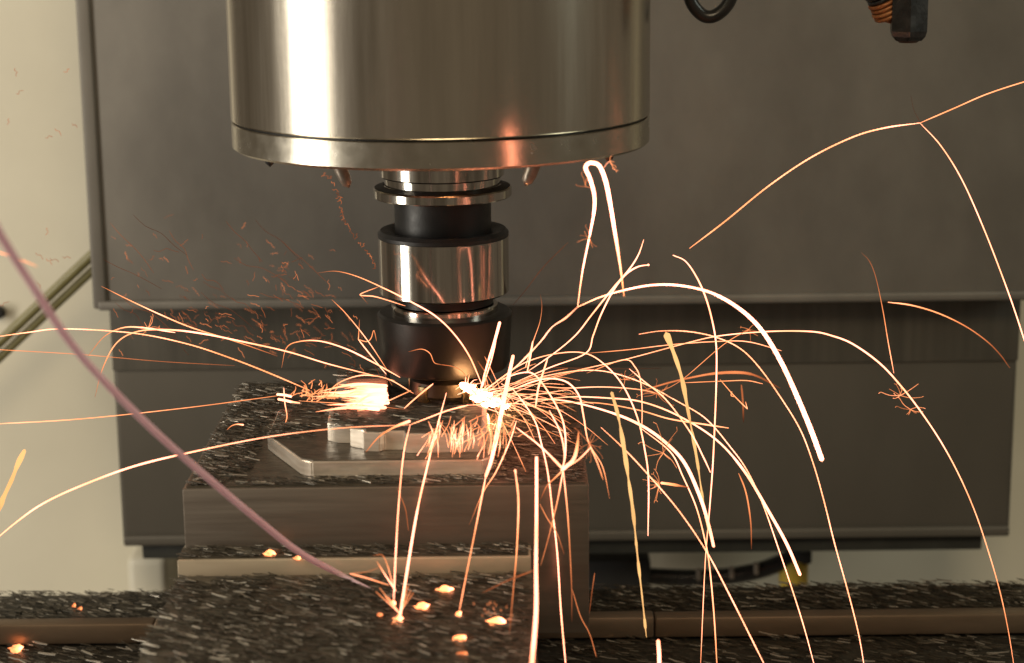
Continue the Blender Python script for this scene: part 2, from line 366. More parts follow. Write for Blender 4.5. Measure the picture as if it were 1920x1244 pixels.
# fixture base in front and below
LX1 = .0375
zl = zf(1020, .131); zl2 = zf(1075, .147); yl = -.147
fx = thing('fixture_base', 'chip covered fixture base jutting out below the block', 'fixture', (0, -.2, 0))
child('upper_step', box(BX0-.0006, LX1, yl, BY0+.02, zl2-.004, zl, .0006), M['strip'], fx)
child('step_skin', box(BX0-.0005, LX1-.001, yl+.0015, BY0-.0008, zl-.001, zl+.0005), M['grime'], fx)
child('lower_step', box(BX0-.0004, LX1+.001, -.34, yl+.006, -.0095, zl2, .0008), M['block'], fx)
child('lower_skin', box(BX0, LX1+.0006, -.3395, yl-.0008, zl2-.001, zl2+.0005), M['grime'], fx)
child('support_foot', box(BX0+.02, LX1-.004, -.10, .02, -.0095, ZB-.0004, .0005), M['cover_dark'], fx)
BOXES = [(BX0, BX1, BY0, BY1, ZB, ZT+.001), (-.075, .0228, -.118, -.03, ZT, .1328), (-.0485, .0198, -.1085, -.062, .13, .1412),
         (-.0585, -.0275, .002, .03, ZT, .137), (BX0-.001, LX1, yl, BY0, 0, zl+.001), (BX0-.003, LX1, -.34, yl, -.02, zl2+.001),
         (-.6, .7, -.5, TL, -.1, -.009), (-.6, .7, TL, TR, -.1, .003), (-RH, RH, -RH, RH, zb, .7), (-.031, .031, -.031, .031, z_k, zb)]
def yhit(px, py):
    d = ray(px, py); best = 9
    for x0, x1, y0, y1, z0, z1 in BOXES:
        lo_, hi_ = 0, 9
        for c, dd, a, b in ((CAM.x, d.x, x0, x1), (CAM.y, d.y, y0, y1), (CAM.z, d.z, z0, z1)):
            if abs(dd) < 1e-9:
                if c < a or c > b: lo_, hi_ = 1, 0
                continue
            q0, q1 = (a-c)/dd, (b-c)/dd
            if q0 > q1: q0, q1 = q1, q0
            lo_, hi_ = max(lo_, q0), min(hi_, q1)
        if lo_ < hi_ and lo_ > 0: best = min(best, lo_)
    return CAM.y + d.y*best if best < 9 else .24
# pink cord
pk = [(-60, 330), (0, 440), (60, 535), (130, 640), (200, 720), (300, 818), (400, 905), (480, 972), (560, 1035), (632, 1074), (700, 1106)]
Q = [at(p[0], p[1], min(-.37+.24*(i/(len(pk)-1)), yhit(*p)-.0016)) for i, p in enumerate(pk)]
tag(link('cord', tube(Q, lambda s: (8.2-1.8*s if s < .88 else 6.6*(1.02-s)/.14)*(.545+.20*s)/F, 14), M['pink']), 'pink cord with dark flecks slanting past the cover down to the fixture base', 'cord')
# ------------------------------------------------------------------ swarf
def chip_geo(L, W, curl, V, Fc, mtx):
    """one curled sliver, four cross-sections, with thickness"""
    base = len(V); n = 3; th = W*.3
    for i in range(n):
        s = i/(n-1); x = (s-.5)*L; wv = W*(.35+.65*math.sin(math.pi*(.12+.76*s)))*.5
        z = curl*L*(4*(s-.5)**2)
        for yy, zz in ((-wv, 0), (wv, curl*W*.6), (wv, th+curl*W*.6), (-wv, th)):
            V.append(tuple(mtx @ Vector((x, yy, z+zz))))
    for i in range(n-1):
        for k in range(4):
            a = base+i*4
            Fc.append((a+k, a+(k+1) % 4, a+4+(k+1) % 4, a+4+k))
    Fc.append((base, base+1, base+2, base+3)); Fc.append(tuple(base+(n-1)*4+k for k in (3, 2, 1, 0)))
def chip_mtx(p, tilt=.1):
    return Matrix.Translation(p) @ Matrix.Rotation(math.radians(random.gauss(-27, 11)), 4, 'Z') @ Matrix.Rotation(random.gauss(0, tilt*.5), 4, 'Y') @ Matrix.Rotation(random.gauss(0, tilt), 4, 'X')
def swarf(name, label, regions, parent=None):
    V, Fc = [], []
    for (x0, x1, y0, y1, z, n, lm, pile) in regions:
        for _ in range(int(n*2.4)):
            x = random.uniform(x0, x1); y = random.uniform(y0, y1)
            if random.random() > .62+.5*math.sin(x*190+3*math.sin(y*130))*math.sin(y*240+x*70): continue
            L = min(.0078, random.lognormvariate(math.log(lm*.62), .65)); W = min(.0009, L*random.uniform(.07, .18))
            chip_geo(L, W, random.uniform(-.02, .05), V, Fc, chip_mtx(Vector((x, y, z+random.random()**2*pile*.6))))
    me = mesh_from(V, Fc, None, name, False)
    o = link(name, me, M['chips']); o['kind'] = 'stuff'; return tag(o, label, 'metal chips')
m_ = .003
swarf('steel_swarf', 'fine dark steel swarf strewn over the milled block top', [
    (BX0+m_, -.0785, BY0+m_, BY1-m_, ZT+.0008, 2300, .0042, .0016), (-.0785, BX1-m_, -.03, BY1-m_, ZT+.0008, 1500, .0042, .0014),
    (.019, BX1-m_, BY0+m_, -.03, ZT+.0008, 1500, .0036, .0018), (-.076, .017, BY0+.002, -.1185, ZT+.0008, 420, .0035, .001),
    (-.074, .012, -.062, -.036, .1326, 700, .0035, .001), (-.074, -.054, -.085, -.06, .1326, 240, .0035, .001),
    (-.046, .011, -.100, -.066, .1411, 420, .0035, .0008), (-.050, -.029, .005, .022, .137, 160, .003, .0006)])
swarf('steel_swarf', 'dark steel swarf spread thickly over the jutting fixture base', [
    (BX0, LX1-.002, -.30, yl-.003, zl2+.0008, 8500, .0040, .0018), (BX0, LX1-.002, yl+.002, BY0-.002, zl+.0008, 700, .0036, .0012)])
swarf('steel_swarf', 'heaps of dark swarf on the machine table around the block', [
    (BX1-.02, .40, TL+.007, TR-.002, .001, 4200, .0050, .0035), (-.33, BX0+.02, TL+.007, TR-.002, .001, 2800, .0050, .0035),
    (BX1-.02, .36, -.14, TL-.005, -.0095, 6500, .0050, .004), (-.30, BX0+.01, -.14, TL-.005, -.0095, 4000, .0052, .005)])
def big_chips(label, group, spots, lm):
    protos = []
    for k in range(5):
        V, Fc = [], []; chip_geo(1, random.uniform(.09, .17), random.uniform(.0, .05), V, Fc, Matrix.Identity(4))
        me = mesh_from(V, Fc, None, 'metal_chip', False); me.materials.append(M['chip_big']); protos.append(me)
    for p in spots:
        L = random.uniform(.45, 1.5)*lm
        o = link('metal_chip', random.choice(protos), None); o.matrix_world = chip_mtx(p, .12) @ Matrix.Scale(L, 4)
        tag(o, label, 'metal chip', group)
U = random.uniform
big_chips('bright steel sliver lying on the chip covered fixture base', 'bright slivers on the fixture base',
          [Vector((U(BX0+.004, LX1-.006), U(-.235, yl-.006), zl2+.0019)) for _ in range(80)], .0042)
big_chips('bright steel sliver lying on the block top', 'bright slivers on the block top',
          [Vector((U(BX0+.005, -.082), U(BY0+.004, BY1-.004), ZT+.0022)) for _ in range(22)] + [Vector((U(.022, BX1-.005), U(BY0+.004, -.0), ZT+.0022)) for _ in range(14)], .0050)
for side, (xa, xb), n1, n2 in (('cable', (.07, .33), 26, 44), ('pink cord', (-.26, -.112), 10, 50)):
    big_chips('bright steel sliver behind the table lip on the %s side of the block' % side, 'slivers behind the lip, %s side' % side,
              [Vector((U(xa, xb), U(TL+.010, TR-.006), .0042)) for _ in range(n1)], .0065)
    big_chips('bright steel sliver below the table lip on the %s side of the block' % side, 'slivers below the lip, %s side' % side,
              [Vector((U(xa, xb), U(-.03, TL-.008), -.0050)) for _ in range(n2)], .0075)
# ------------------------------------------------------------------ sparks
def lip(ys, k):
    for i in range(1, len(ys)): ys[i] = min(ys[i], ys[i-1]+k)
    for i in range(len(ys)-2, -1, -1): ys[i] = min(ys[i], ys[i+1]+k)
    return ys
def trail_geo(pts, w, h, y, style='', sub=7):
    """pts: photo-pixel way points; w: (start, [mid], end) widths; h: heats; y: depth at start and end"""
    Q = catmull(pts, sub); n = len(Q)
    L = [0.0]
    for a, b in zip(Q, Q[1:]): L.append(L[-1]+(b-a).length)
    tot = L[-1] or 1
    def lerpl(v, s):
        if not isinstance(v, (tuple, list)): return v
        s = s*(len(v)-1); i = min(int(s), len(v)-2); return v[i]+(v[i+1]-v[i])*(s-i)
    if style in ('bead', 'saw'):      # resample finely so the beads show
        m_ = int(tot/(3.0 if style == 'bead' else 2.2))+2; Q2, L2 = [], []
        j = 0
        for i in range(m_):
            d = tot*i/(m_-1)
            while j < n-2 and L[j+1] < d: j += 1
            f = (d-L[j])/max(1e-6, L[j+1]-L[j]); Q2.append(Q[j].lerp(Q[j+1], f)); L2.append(d)
        Q, L, n = Q2, L2, m_
    ys = lip([min(lerpl(y, L[i]/tot), yhit(Q[i].x, Q[i].y)-.003) for i in range(n)], .0045)
    P, Rr, H = [], [], []
    ph = random.uniform(0, 6)
    for i in range(n):
        s = L[i]/tot; p = at(Q[i].x, Q[i].y, ys[i]); zc = (p-CAM).dot(fwd)
        ww = lerpl(w, s)
        if style == 'bead': ww *= 1+.38*math.sin(L[i]/11+ph)*math.sin(L[i]/29+ph)
        elif style == 'saw': ww *= 1+.16*math.sin(L[i]*.9)
        e_ = min(s, 1-s)*tot
        if ww < 7 and tot > 60: ww *= .45+.55*min(1, e_/(.10*tot))
        hv = lerpl(h, s)*(1+.07*math.sin(L[i]/37+ph*3)+.05*math.sin(L[i]/13+ph))
        P.append(p); Rr.append(max(.42, ww*(.52 if ww < 7 else .66))*.5*zc/F); H.append(min(1.0, hv))
    return P, Rr, H
def trail_mesh(pts, w, h, y, style='', sides=6):
    V, Fc, H = tube_geo(*trail_geo(pts, w, h, y, style)[:2], sides), None, None
    return V
def make_trail(pts, w, h, y, style='', sides=6, sub=7):
    P, Rr, H = trail_geo(pts, w, h, y, style, sub)
    V, Fc, HH = tube_geo(P, Rr, sides, H)
    return mesh_from(V, Fc, HH, 'spark_trail')
def spark(label, pts, w=4, h=.95, y=(-.02, -.1), style='', group=None, mat='hot', cat='spark'):
    o = link('spark', make_trail(pts, w, h, y, style), M[mat]); return tag(o, label, cat, group)
def forked(label, trails, cat='spark', name='forked_spark', group=None, mat='hot'):
    ms = [make_trail(*tr[:4], tr[4] if len(tr) > 4 else '') for tr in trails]
    org = Vector(ms[0].vertices[0].co)
    t = thing(name, label, cat, tuple(org), group)
    for me, tr in zip(ms, trails): child('spark_trail', me, M[tr[5] if len(tr) > 5 else mat], t)
    return t
C = (-.018, )
forked('long spark forking in two above the right side of the upper cover', [
    ([(1293, 466), (1360, 415), (1440, 350), (1520, 296), (1600, 257), (1660, 240), (1725, 231)], (5, 5), (.62, .9), (-.03, .0), 'saw'),
    ([(1725, 231), (1790, 203), (1850, 177), (1920, 154), (1990, 135)], (4, 4), (.72, .6), (.0, .0)),
    ([(1725, 231), (1765, 275), (1805, 340), (1845, 430), (1880, 520), (1905, 590), (1930, 668)], (3.4, 4.2), (.9, .95), (.0, -.02)),
    ([(1725, 229), (1713, 205), (1708, 180)], (1.2, .8), (.2, .12), (.0, .0))])
forked('spark stem splitting into a hairpin loop and a thick falling white arc', [
    ([(905, 735), (965, 690), (1010, 645), (1035, 614), (1060, 597), (1083, 576)], (5, 4.5), (.95, .85), (-.04, -.125), 'bead'),
    ([(1083, 576), (1092, 510), (1106, 440), (1114, 395), (1114, 365), (1106, 335), (1098, 316), (1103, 307), (1113, 306), (1124, 312), (1134, 335), (1142, 370), (1152, 430), (1163, 500), (1170, 556)], (2.5, 4, 9, 11, 8, 4), (.85, .95, 1, 1, .9, .6), (-.125, -.135), '', 'fierce'),
    ([(1083, 576), (1130, 556), (1190, 540), (1240, 534), (1290, 538), (1340, 552), (1390, 582), (1430, 622), (1465, 680), (1495, 745), (1520, 805), (1541, 862)], (3, 5, 8, 11, 12), (.85, .95, 1, 1, .95), (-.125, -.13), '', 'fierce')])
spark('white spark rising right of the tool and bending up at its tip', [(985, 700), (1040, 662), (1080, 628), (1110, 590), (1150, 540), (1180, 505), (1197, 478), (1207, 450)], (3, 4, 6, 4), .93, (-.03, -.05))
spark('white spark rising beside a bent one and curling flat at its tip', [(960, 720), (1030, 690), (1098, 663), (1112, 630), (1127, 590), (1150, 545), (1172, 516), (1195, 501), (1216, 497)], (3, 4, 5, 7), (.85, .95, 1), (-.03, -.04))
spark('spark curving over then plunging straight past the table lip', [(1262, 479), (1285, 490), (1305, 518), (1322, 555), (1335, 600), (1343, 650), (1343, 720), (1340, 800), (1336, 880), (1330, 960), (1322, 1060), (1313, 1260)], (6, 5, 5, 3, 2.4), (.97, .97, .9, .75), (-.02, -.06))
spark('yellowish spark arching flat then falling in front of the lower cover', [(1198, 627), (1240, 621), (1290, 622), (1340, 632), (1385, 652), (1420, 685), (1460, 740), (1500, 805), (1525, 870), (1545, 940), (1565, 1020), (1590, 1110), (1610, 1190), (1622, 1260)], (4, 4, 4), (.8, .85, .9), (.0, -.05), 'saw')
spark('longest white spark, sweeping far right and down past the cover corner', [(985, 722), (1060, 700), (1170, 675), (1290, 643), (1350, 630), (1440, 622), (1520, 622), (1560, 630), (1600, 646), (1650, 682), (1690, 725), (1725, 770), (1765, 830), (1800, 895), (1830, 965), (1855, 1040), (1875, 1110), (1890, 1180), (1903, 1260)], (3, 3, 4, 6, 4, 3.2, 3), (.7, .8, .9, .97, .9, .7, .65), (-.03, -.03))
spark('thin dim orange spark dropping onto the longest spark', [(1615, 474), (1630, 490), (1642, 520), (1655, 580), (1665, 640), (1676, 700)], (1.5, 2.5, 3), (.3, .5, .85), (-.02, -.02))
spark('lone fading spark curve near the right edge of the lower cover', [(1665, 567), (1710, 573), (1760, 588), (1810, 612), (1850, 640), (1875, 665), (1893, 690)], (5, 4, 3), (.85, .5, .3), (.0, .02))
spark('thick white arc ending in front of the lower cover bottom lip', [(985, 748), (1060, 752), (1143, 773), (1204, 799), (1250, 832), (1285, 871), (1314, 936), (1330, 990), (1338, 1025)], (4, 6, 9, 10, 8), (.9, .97, 1, 1, .95), (-.03, -.1))
spark('slim spark running just inside the thick white arc and on down past the table lip', [(1204, 805), (1257, 848), (1280, 893), (1305, 950), (1321, 1010), (1330, 1060), (1339, 1157), (1345, 1260)], (4, 5, 4.5), (.95, .85, .7), (-.04, -.1))
spark('thick spark arc ending on the yellow connector', [(985, 758), (1060, 745), (1143, 747), (1204, 754), (1272, 780), (1343, 825), (1395, 883), (1440, 957), (1475, 1020), (1500, 1078)], (3, 5, 6, 8, 9), (.8, .9, .97, 1), (-.03, -.07))
spark('white spark crossing inside the arc that ends on the yellow connector, leaving the table', [(960, 722), (1020, 706), (1080, 696), (1136, 697), (1204, 718), (1272, 754), (1324, 786), (1369, 838), (1401, 883), (1430, 945), (1460, 1030), (1490, 1120), (1510, 1185), (1530, 1260)], (3, 4, 4, 4), (.85, .9, .97), (-.03, -.08), 'saw')
spark('white spark hooping over beside the block and falling almost upright', [(930, 715), (985, 680), (1046, 663), (1098, 663), (1136, 686), (1169, 725), (1195, 783), (1209, 844), (1216, 902), (1215, 1005)], (3, 4, 5, 4.5), (.8, .95, .97), (-.03, -.1))
spark('short hooked spark starting at a small burst above the block corner', [(1100, 700), (1169, 675), (1191, 689), (1201, 715), (1204, 767), (1203, 809)], (2, 4, 3), (.5, .95, .8), (-.06, -.07))
spark('short straight white spark falling inside the thick arcs', [(1180, 692), (1207, 715), (1249, 750), (1295, 812), (1320, 860), (1332, 886)], (3.5, 4.5, 5), (.85, .97), (-.05, -.09))
spark('beaded golden spark falling among the arcs in front of the lower cover', [(1250, 628), (1266, 670), (1279, 712), (1288, 760), (1298, 812), (1308, 870), (1316, 925), (1328, 1000)], (14, 9, 7, 5), (1, .85), (-.06, -.08), 'bead', mat='gold')
spark('beaded golden spark falling beside the block down to the table', [(1147, 737), (1159, 780), (1169, 835), (1178, 896), (1187, 960), (1195, 1040), (1203, 1110), (1212, 1195)], (8, 11, 8, 6, 5.5), (1, .9), (-.1, -.12), 'bead', mat='gold')
spark('broad dull orange streak curving behind the arcs', [(1205, 733), (1240, 722), (1279, 712), (1337, 701), (1388, 699), (1420, 706), (1462, 728)], (5, 6, 8, 5), (.45, .42, .45, .22), (.0, .03))
spark('straight white spark slanting from the block corner past the table lip', [(1127, 802), (1169, 841), (1214, 889), (1272, 957), (1325, 1035), (1370, 1120), (1405, 1190), (1440, 1260)], (4, 4, 4.5), (.8, .95), (-.1, -.13), 'saw')
spark('orange spark sweeping low over the block and flattening out to a blunt tip', [(1014, 757), (1075, 755), (1130, 757), (1200, 770), (1256, 786), (1320, 796), (1366, 803)], (3, 4, 6), (.6, .7, .75), (-.05, -.05))
spark('faint level hairline spark over the lower cover', [(1026, 689), (1130, 692), (1240, 691)], 1.4, (.3, .12), (.0, .0), mat='dull')
spark('slender nearly level spark above the hoop beside the block', [(1098, 663), (1180, 656), (1256, 647), (1337, 641), (1401, 641), (1465, 658)], (2.2, 3, 3), (.5, .8, .75), (-.04, -.03))
forked('thin zigzag spark with hooked ends in front of the lower cover', [
    ([(1240, 735), (1282, 710), (1356, 647), (1404, 618)], (2, 2.4), (.5, .6), (-.04, -.03)),
    ([(1350, 712), (1376, 742), (1401, 767)], (2.5, 3.5), (.55, .85), (-.04, -.03)), ([(1401, 767), (1398, 754)], (3, 2), (.8, .6), (-.03, -.03)),
    ([(1285, 718), (1356, 715), (1400, 714), (1430, 720)], (2.4, 3), (.6, .7), (-.04, -.03)), ([(1372, 735), (1371, 742), (1376, 744)], (3, 3), (.7, .7), (-.03, -.03))])
spark('short blurred orange spark hanging upright under the dull streak', [(1390, 722), (1393, 755), (1394, 792)], (6, 6, 4), (.4, .36, .12), (.03, .03), mat='dull')
spark('dim orange spark dropping between the two falling arcs', [(1385, 888), (1396, 915), (1403, 945), (1408, 985), (1409, 1030)], (4, 5, 3), (.5, .55, .2), (-.02, -.02))
spark('white spark hooping tightly over the block corner', [(940, 712), (975, 700), (1001, 702), (1027, 734), (1052, 780), (1060, 818), (1059, 860), (1052, 883)], (4, 6, 6), .97, (-.04, -.13))
spark('white spark hooping wider over the block corner and trailing down its side', [(950, 735), (1014, 712), (1059, 715), (1085, 741), (1094, 780), (1104, 831), (1130, 876), (1143, 935)], (4, 5, 6, 4, 2.5), (.95, .97, .97, .75, .4), (-.04, -.14))
spark('white spark falling down the block front to the picture bottom', [(940, 720), (965, 734), (1001, 786), (1014, 828), (1027, 886), (1036, 960), (1045, 1040), (1052, 1150), (1062, 1260)], (5, 5, 5.5, 5), .97, (-.05, -.17), 'saw')
forked('crossing spark splash with a bright node at the block front corner', [
    ([(968, 802), (1014, 838), (1056, 880)], (4, 6, 8), .97, (-.12, -.145)),
    ([(1056, 880), (1075, 862), (1082, 838), (1085, 809)], (10, 9, 5), (.97, .75, .5), (-.145, -.145)),
    ([(1056, 880), (1085, 862), (1107, 840)], (6, 5, 4), (.9, .7, .9), (-.145, -.145)),
    ([(1056, 882), (1040, 897), (1025, 912), (1012, 940)], (6, 4, 2), (.9, .5, .2), (-.145, -.15)),
    ([(1056, 882), (1045, 940), (1028, 1010), (1014, 1060)], (5, 3, 2.5), (.9, .6, .4), (-.145, -.165)),
    ([(1056, 882), (1064, 960), (1069, 1040), (1072, 1110), (1072, 1165)], (5, 4, 3, 2), (.9, .6, .45, .2), (-.145, -.16)),
    ([(1030, 770), (1050, 810), (1058, 850), (1056, 880)], (4, 5, 6), .95, (-.1, -.145)),
    ([(1107, 838), (1120, 868), (1131, 900)], (5, 4, 3), (.95, .8, .5), (-.145, -.15))])
spark('thickest white spark falling upright in front of the block', [(1006, 858), (1006, 950), (1005, 1060), (1005, 1150), (996, 1260)], (8, 8, 9, 11, 12), 1, (-.15, -.18))
spark('orange spark falling beside the thickest one, fading at its foot', [(966, 882), (972, 940), (969, 1030), (963, 1100), (955, 1190)], (7, 6, 4, 2.5), (.9, .7, .5, .3), (-.15, -.17))
forked('doubled white spark standing in front of the black nut', [
    ([(937, 605), (926, 645), (912, 690), (898, 745)], (8, 7, 6), 1, (-.05, -.04)), ([(930, 640), (920, 680), (905, 725)], (4, 4), .97, (-.052, -.045))])
forked('heaviest white streak dropping from the cut, then thinning down to an ember', [
    ([(962, 668), (952, 715), (938, 785), (922, 860), (911, 893)], (9, 13, 13, 8), 1, (-.05, -.14)),
    ([(911, 893), (893, 985), (876, 1070), (860, 1152)], (6, 4, 4), (.9, .7, .65), (-.14, -.2))])
spark('tall white spark slanting down to its landing burst on the fixture base', [(837, 737), (820, 800), (800, 880), (782, 960), (765, 1060), (749, 1163)], (4, 6, 7, 8, 8), (.95, 1), (-.06, -.2))
forked('bent spark turning from the block top down to the fixture base', [
    ([(878, 760), (840, 770), (800, 785), (769, 797)], (6, 5, 4), (.85, .8), (-.08, -.125), 'saw'),
    ([(769, 797), (757, 850), (748, 940), (742, 1040), (738, 1132)], (4, 5, 5), (.85, .95), (-.125, -.2))])
spark('white spark beside the heaviest streak at the cut', [(1027, 672), (1018, 700), (1009, 730), (1004, 765)], (5, 7, 5), (.9, .97), (-.05, -.06))
spark('thin spark slanting back under the heaviest streak', [(968, 790), (955, 830), (930, 885), (905, 925), (880, 985)], (4, 4, 2), (.95, .85, .3), (-.1, -.15))
spark('small bright spark stub at the right of the nut', [(999, 640), (994, 670), (988, 700)], (6, 6, 4), .95, (-.04, -.05))
spark('thin orange spark curling up right beside the lock ring', [(1013, 552), (1016, 575), (1012, 605), (1000, 640), (985, 690)], (1.2, 2, 4), (.25, .6, .9), (-.02, -.03))
spark('long white spark rising across the polished collar', [(905, 725), (880, 668), (850, 625), (815, 592), (770, 566), (720, 541), (670, 519), (630, 509), (596, 512)], (4, 5, 5, 3.5, 1.5), (.9, .95, .95, .8, .3), (-.05, -.05))
spark('white hooked spark left of the nut', [(750, 708), (700, 680), (650, 655), (600, 640), (560, 641), (537, 653), (528, 690)], (4, 5, 4, 2), (.9, .97, .8, .4), (-.05, -.03))
forked('double headed white arc curling down over the left end of the lower cover', [
    ([(740, 714), (620, 684), (540, 660), (450, 640), (380, 626), (320, 619), (262, 621), (220, 642), (193, 690), (178, 745)], (3, 4, 5, 6, 4, 3), (.7, .85, .9, .97, .75, .3), (-.05, -.02)),
    ([(328, 624), (270, 615), (230, 615), (195, 632), (165, 668)], (4, 5, 3, 2), (.97, .95, .6, .35), (-.02, -.02))])
spark('long golden spark flying left from the orange burst to the cream wall', [(580, 732), (500, 698), (430, 671), (350, 645), (250, 625), (120, 617), (50, 624), (-20, 634)], (5, 4.5, 4, 4), (.62, .7, .9, .85), (-.01, -.05), 'saw')
spark('straight spark from the bottom left corner of the upper cover into the spray', [(190, 537), (240, 562), (300, 590), (360, 615), (440, 640), (520, 668)], (2, 4, 4, 2), (.5, .85, .7, .3), (-.02, -.01))
spark('thin level orange spark under the long golden one', [(-20, 655), (150, 665), (300, 678), (440, 686)], (2.4, 1.6), (.6, .3), (-.02, .0))
spark('thin spark running level from the cream wall to the crossed bars', [(-20, 796), (150, 786), (350, 765), (524, 742)], (3.4, 2.6), (.75, .55), (-.06, -.04))
spark('long low spark curving down left over the cream wall', [(769, 797), (640, 803), (500, 820), (360, 848), (250, 875), (150, 912), (80, 945), (30, 980), (-20, 1022)], (3, 3, 4, 7, 6, 5), (.7, .75, .9, .97, .9, .8), (-.13, -.1))
spark('short pale spark crossing the pink cord high on the wall', [(-10, 471), (35, 486), (70, 500)], (4.5, 3), (.7, .6), (-.26, -.26))
spark('fat golden wavy spark low on the cream wall', [(46, 845), (33, 872), (22, 900), (8, 930), (-12, 975)], (9, 16, 11, 14, 6), .95, (-.1, -.1), 'bead', mat='gold')
forked('small forked twig spark left of the nut', [
    ([(724, 702), (690, 660), (672, 637)], (3, 4), .9, (-.04, -.03)), ([(672, 637), (688, 641), (696, 634), (701, 620), (706, 640)], (3, 2), (.7, .4), (-.03, -.03)), ([(672, 637), (674, 600)], (3, 1.5), (.7, .35), (-.03, -.03))])
forked('pale sideways V shaped spark over the collar edge', [
    ([(710, 538), (675, 553), (705, 557), (760, 574)], (2, 4, 2), (.6, .9, .7), (-.05, -.05)), ([(675, 553), (690, 570)], (2, 1), (.5, .2), (-.05, -.05))])
spark('blunt orange spark lying over the stepped boss', [(686, 848), (710, 820), (738, 802), (768, 790)], (3, 6, 8), (.35, .5, .9), (-.12, -.115))
spark('straight spark slanting down to the left side of the nut', [(622, 562), (650, 590), (690, 640), (726, 694)], (2, 3, 2), (.5, .85, .6), (-.03, -.04))
forked('crossed white bars glowing on the left of the block top', [
    ([(520, 740), (533, 741), (546, 744)], 7, .95, (-.02, -.02)), ([(522, 749), (534, 751), (546, 754)], 7, .92, (-.02, -.02)), ([(548, 754), (555, 755), (562, 756)], (7, 4), .85, (-.02, -.02)),
    ([(532, 728), (534, 755), (538, 780), (535, 794)], (4, 4, 3), (.9, .8, .6), (-.02, -.05))])
spark('tiny curved spark with a bright head on the block top', [(426, 806), (434, 799), (444, 796), (456, 797)], (2, 3, 6), (.4, .6, .85), (-.06, -.06))
forked('starburst where a spark lands on the fixture base', [([(749, 1150), (x, y)], (3, 2.2), (.85, h_), (-.19, -.2)) for x, y, h_ in
    ((722, 1118, .6), (705, 1110, .5), (712, 1103, .5), (770, 1108, .5), (775, 1112, .5), (766, 1098, .45), (735, 1170, .6), (728, 1120, .7), (758, 1125, .7))] +
    [([(742, 1108), (722, 1078), (706, 1052)], (5, 4, 2), (.9, .9, .5), (-.19, -.19)), ([(738, 1100), (720, 1045), (700, 1042)], (3, 3, 2), (.8, .6, .35), (-.19, -.19)),
     ([(730, 1098), (690, 1085), (656, 1076)], (3, 4), (.6, .8), (-.19, -.19)), ([(656, 1076), (690, 1072), (715, 1062)], (2, 1.5), (.6, .3), (-.19, -.19))], name='spark_burst', cat='spark burst')
spark('dull red spark thread beside the brown block side', [(1115, 1075), (1110, 1110), (1105, 1150)], (3, 2), (.42, .25), (-.14, -.14), mat='dull')
spark('dull red spark thread curving down to the dark gap under the block', [(1073, 1106), (1088, 1155), (1106, 1190), (1118, 1232)], (3, 3), (.48, .38), (-.15, -.15), mat='dull')
spark('short thick white spark stub rising from the bottom of the table', [(1234, 1202), (1236, 1230), (1236, 1265)], (10, 11), 1, (-.16, -.16))
spark('faint orange squiggle on the block front beside two falling sparks', [(744, 915), (754, 938), (761, 958), (766, 996)], (2, 3, 3, 2), (.35, .42, .3, .35), (-.14, -.14), mat='dull')
spark('dim curling spark on the dark nut', [(766, 660), (790, 655), (806, 663), (814, 680), (826, 684)], (2, 2.5, 2), (.3, .7, .5), (-.05, -.05))
spark('dim spark hooking down on the lower right of the dark nut', [(826, 684), (850, 688), (868, 698), (878, 716)], (2, 2), (.4, .4), (-.05, -.05))
spark('faint brown spark line right of the collar', [(1065, 455), (1020, 500), (985, 545), (962, 572)], (2, 2, 1.5), (.2, .2, .12), (.0, .0), mat='dull')
spark('thin spark dropping below the splash on the block front', [(1012, 945), (1026, 972), (1044, 1000), (1058, 1040)], (3, 3, 2), (.5, .5, .25), (-.15, -.15))
spark('red brown streak slanting across the fixture base foot', [(905, 1112), (950, 1090), (1000, 1070)], (3, 5, 4), (.25, .32, .4), (-.2, -.2), mat='dull')
spark('short orange streak shooting right from the low spiky burst', [(1240, 906), (1262, 909), (1290, 914)], (7, 8, 4), (.9, .6, .25), (-.08, -.08))
spark('slim double arc just right of the holder foot', [(955, 760), (1000, 742), (1040, 735), (1066, 732), (1086, 745)], (3, 3, 2), (.9, .8, .6), (-.05, -.06))
spark('level thin spark from the cut toward the arcs', [(1010, 724), (1062, 728), (1130, 726), (1200, 731), (1245, 742)], (3, 3.5, 3), (.7, .85, .7), (-.04, -.04))
# spiky bursts of fine twigs
def twigs(label, cx, cy, n, ln, y, h=(.5, .75), up=0):
    tr = []
    for _ in range(n):
        a = random.uniform(0, 2*math.pi); l = ln*random.uniform(.25, 1.25); x, yy = cx+l*math.cos(a), cy+l*math.sin(a)+up*l
        k = random.uniform(-.1, .1)
        mid = ((cx+x)/2-k*(yy-cy), (cy+yy)/2+k*(x-cx)); hh = random.uniform(*h)
        tr.append(([(cx, cy), mid, (x, yy)], (1.8, 1.5), (hh, hh*.85), (y, y)))
        for s in (-1, 1):
            b = a+s*random.uniform(.4, .9); q = ln*.14
            if random.random() < .3: tr.append(([(x, yy), (x+q*math.cos(b), yy+q*math.sin(b))], (1.5, 1.8), (hh*.85, hh), (y, y)))
    return forked(label, tr, 'spark burst', 'spark_burst', mat='dull')
twigs('spiky burst clinging to the longest white spark', 1688, 742, 9, 34, -.02)
twigs('lower spiky burst on the longest white spark', 1707, 768, 8, 26, -.02)
twigs('low spiky burst where a slanting spark crosses the lower cover', 1236, 908, 13, 30, -.08)
twigs('large spiky burst between the thick arcs and the block', 1244, 850, 9, 48, -.08, up=-.2)
twigs('fine needle burst above the thick arcs', 1232, 738, 13, 32, -.05, (.35, .55))
twigs('small star burst at the top of the short hooked spark', 1172, 712, 8, 24, -.06, (.4, .65))
twigs('small burst on the nearly level spark by the arch', 1404, 618, 9, 20, -.03, (.35, .6))
twigs('twiggy burst under the spindle head rim', 1143, 303, 6, 24, -.12, (.6, .85))
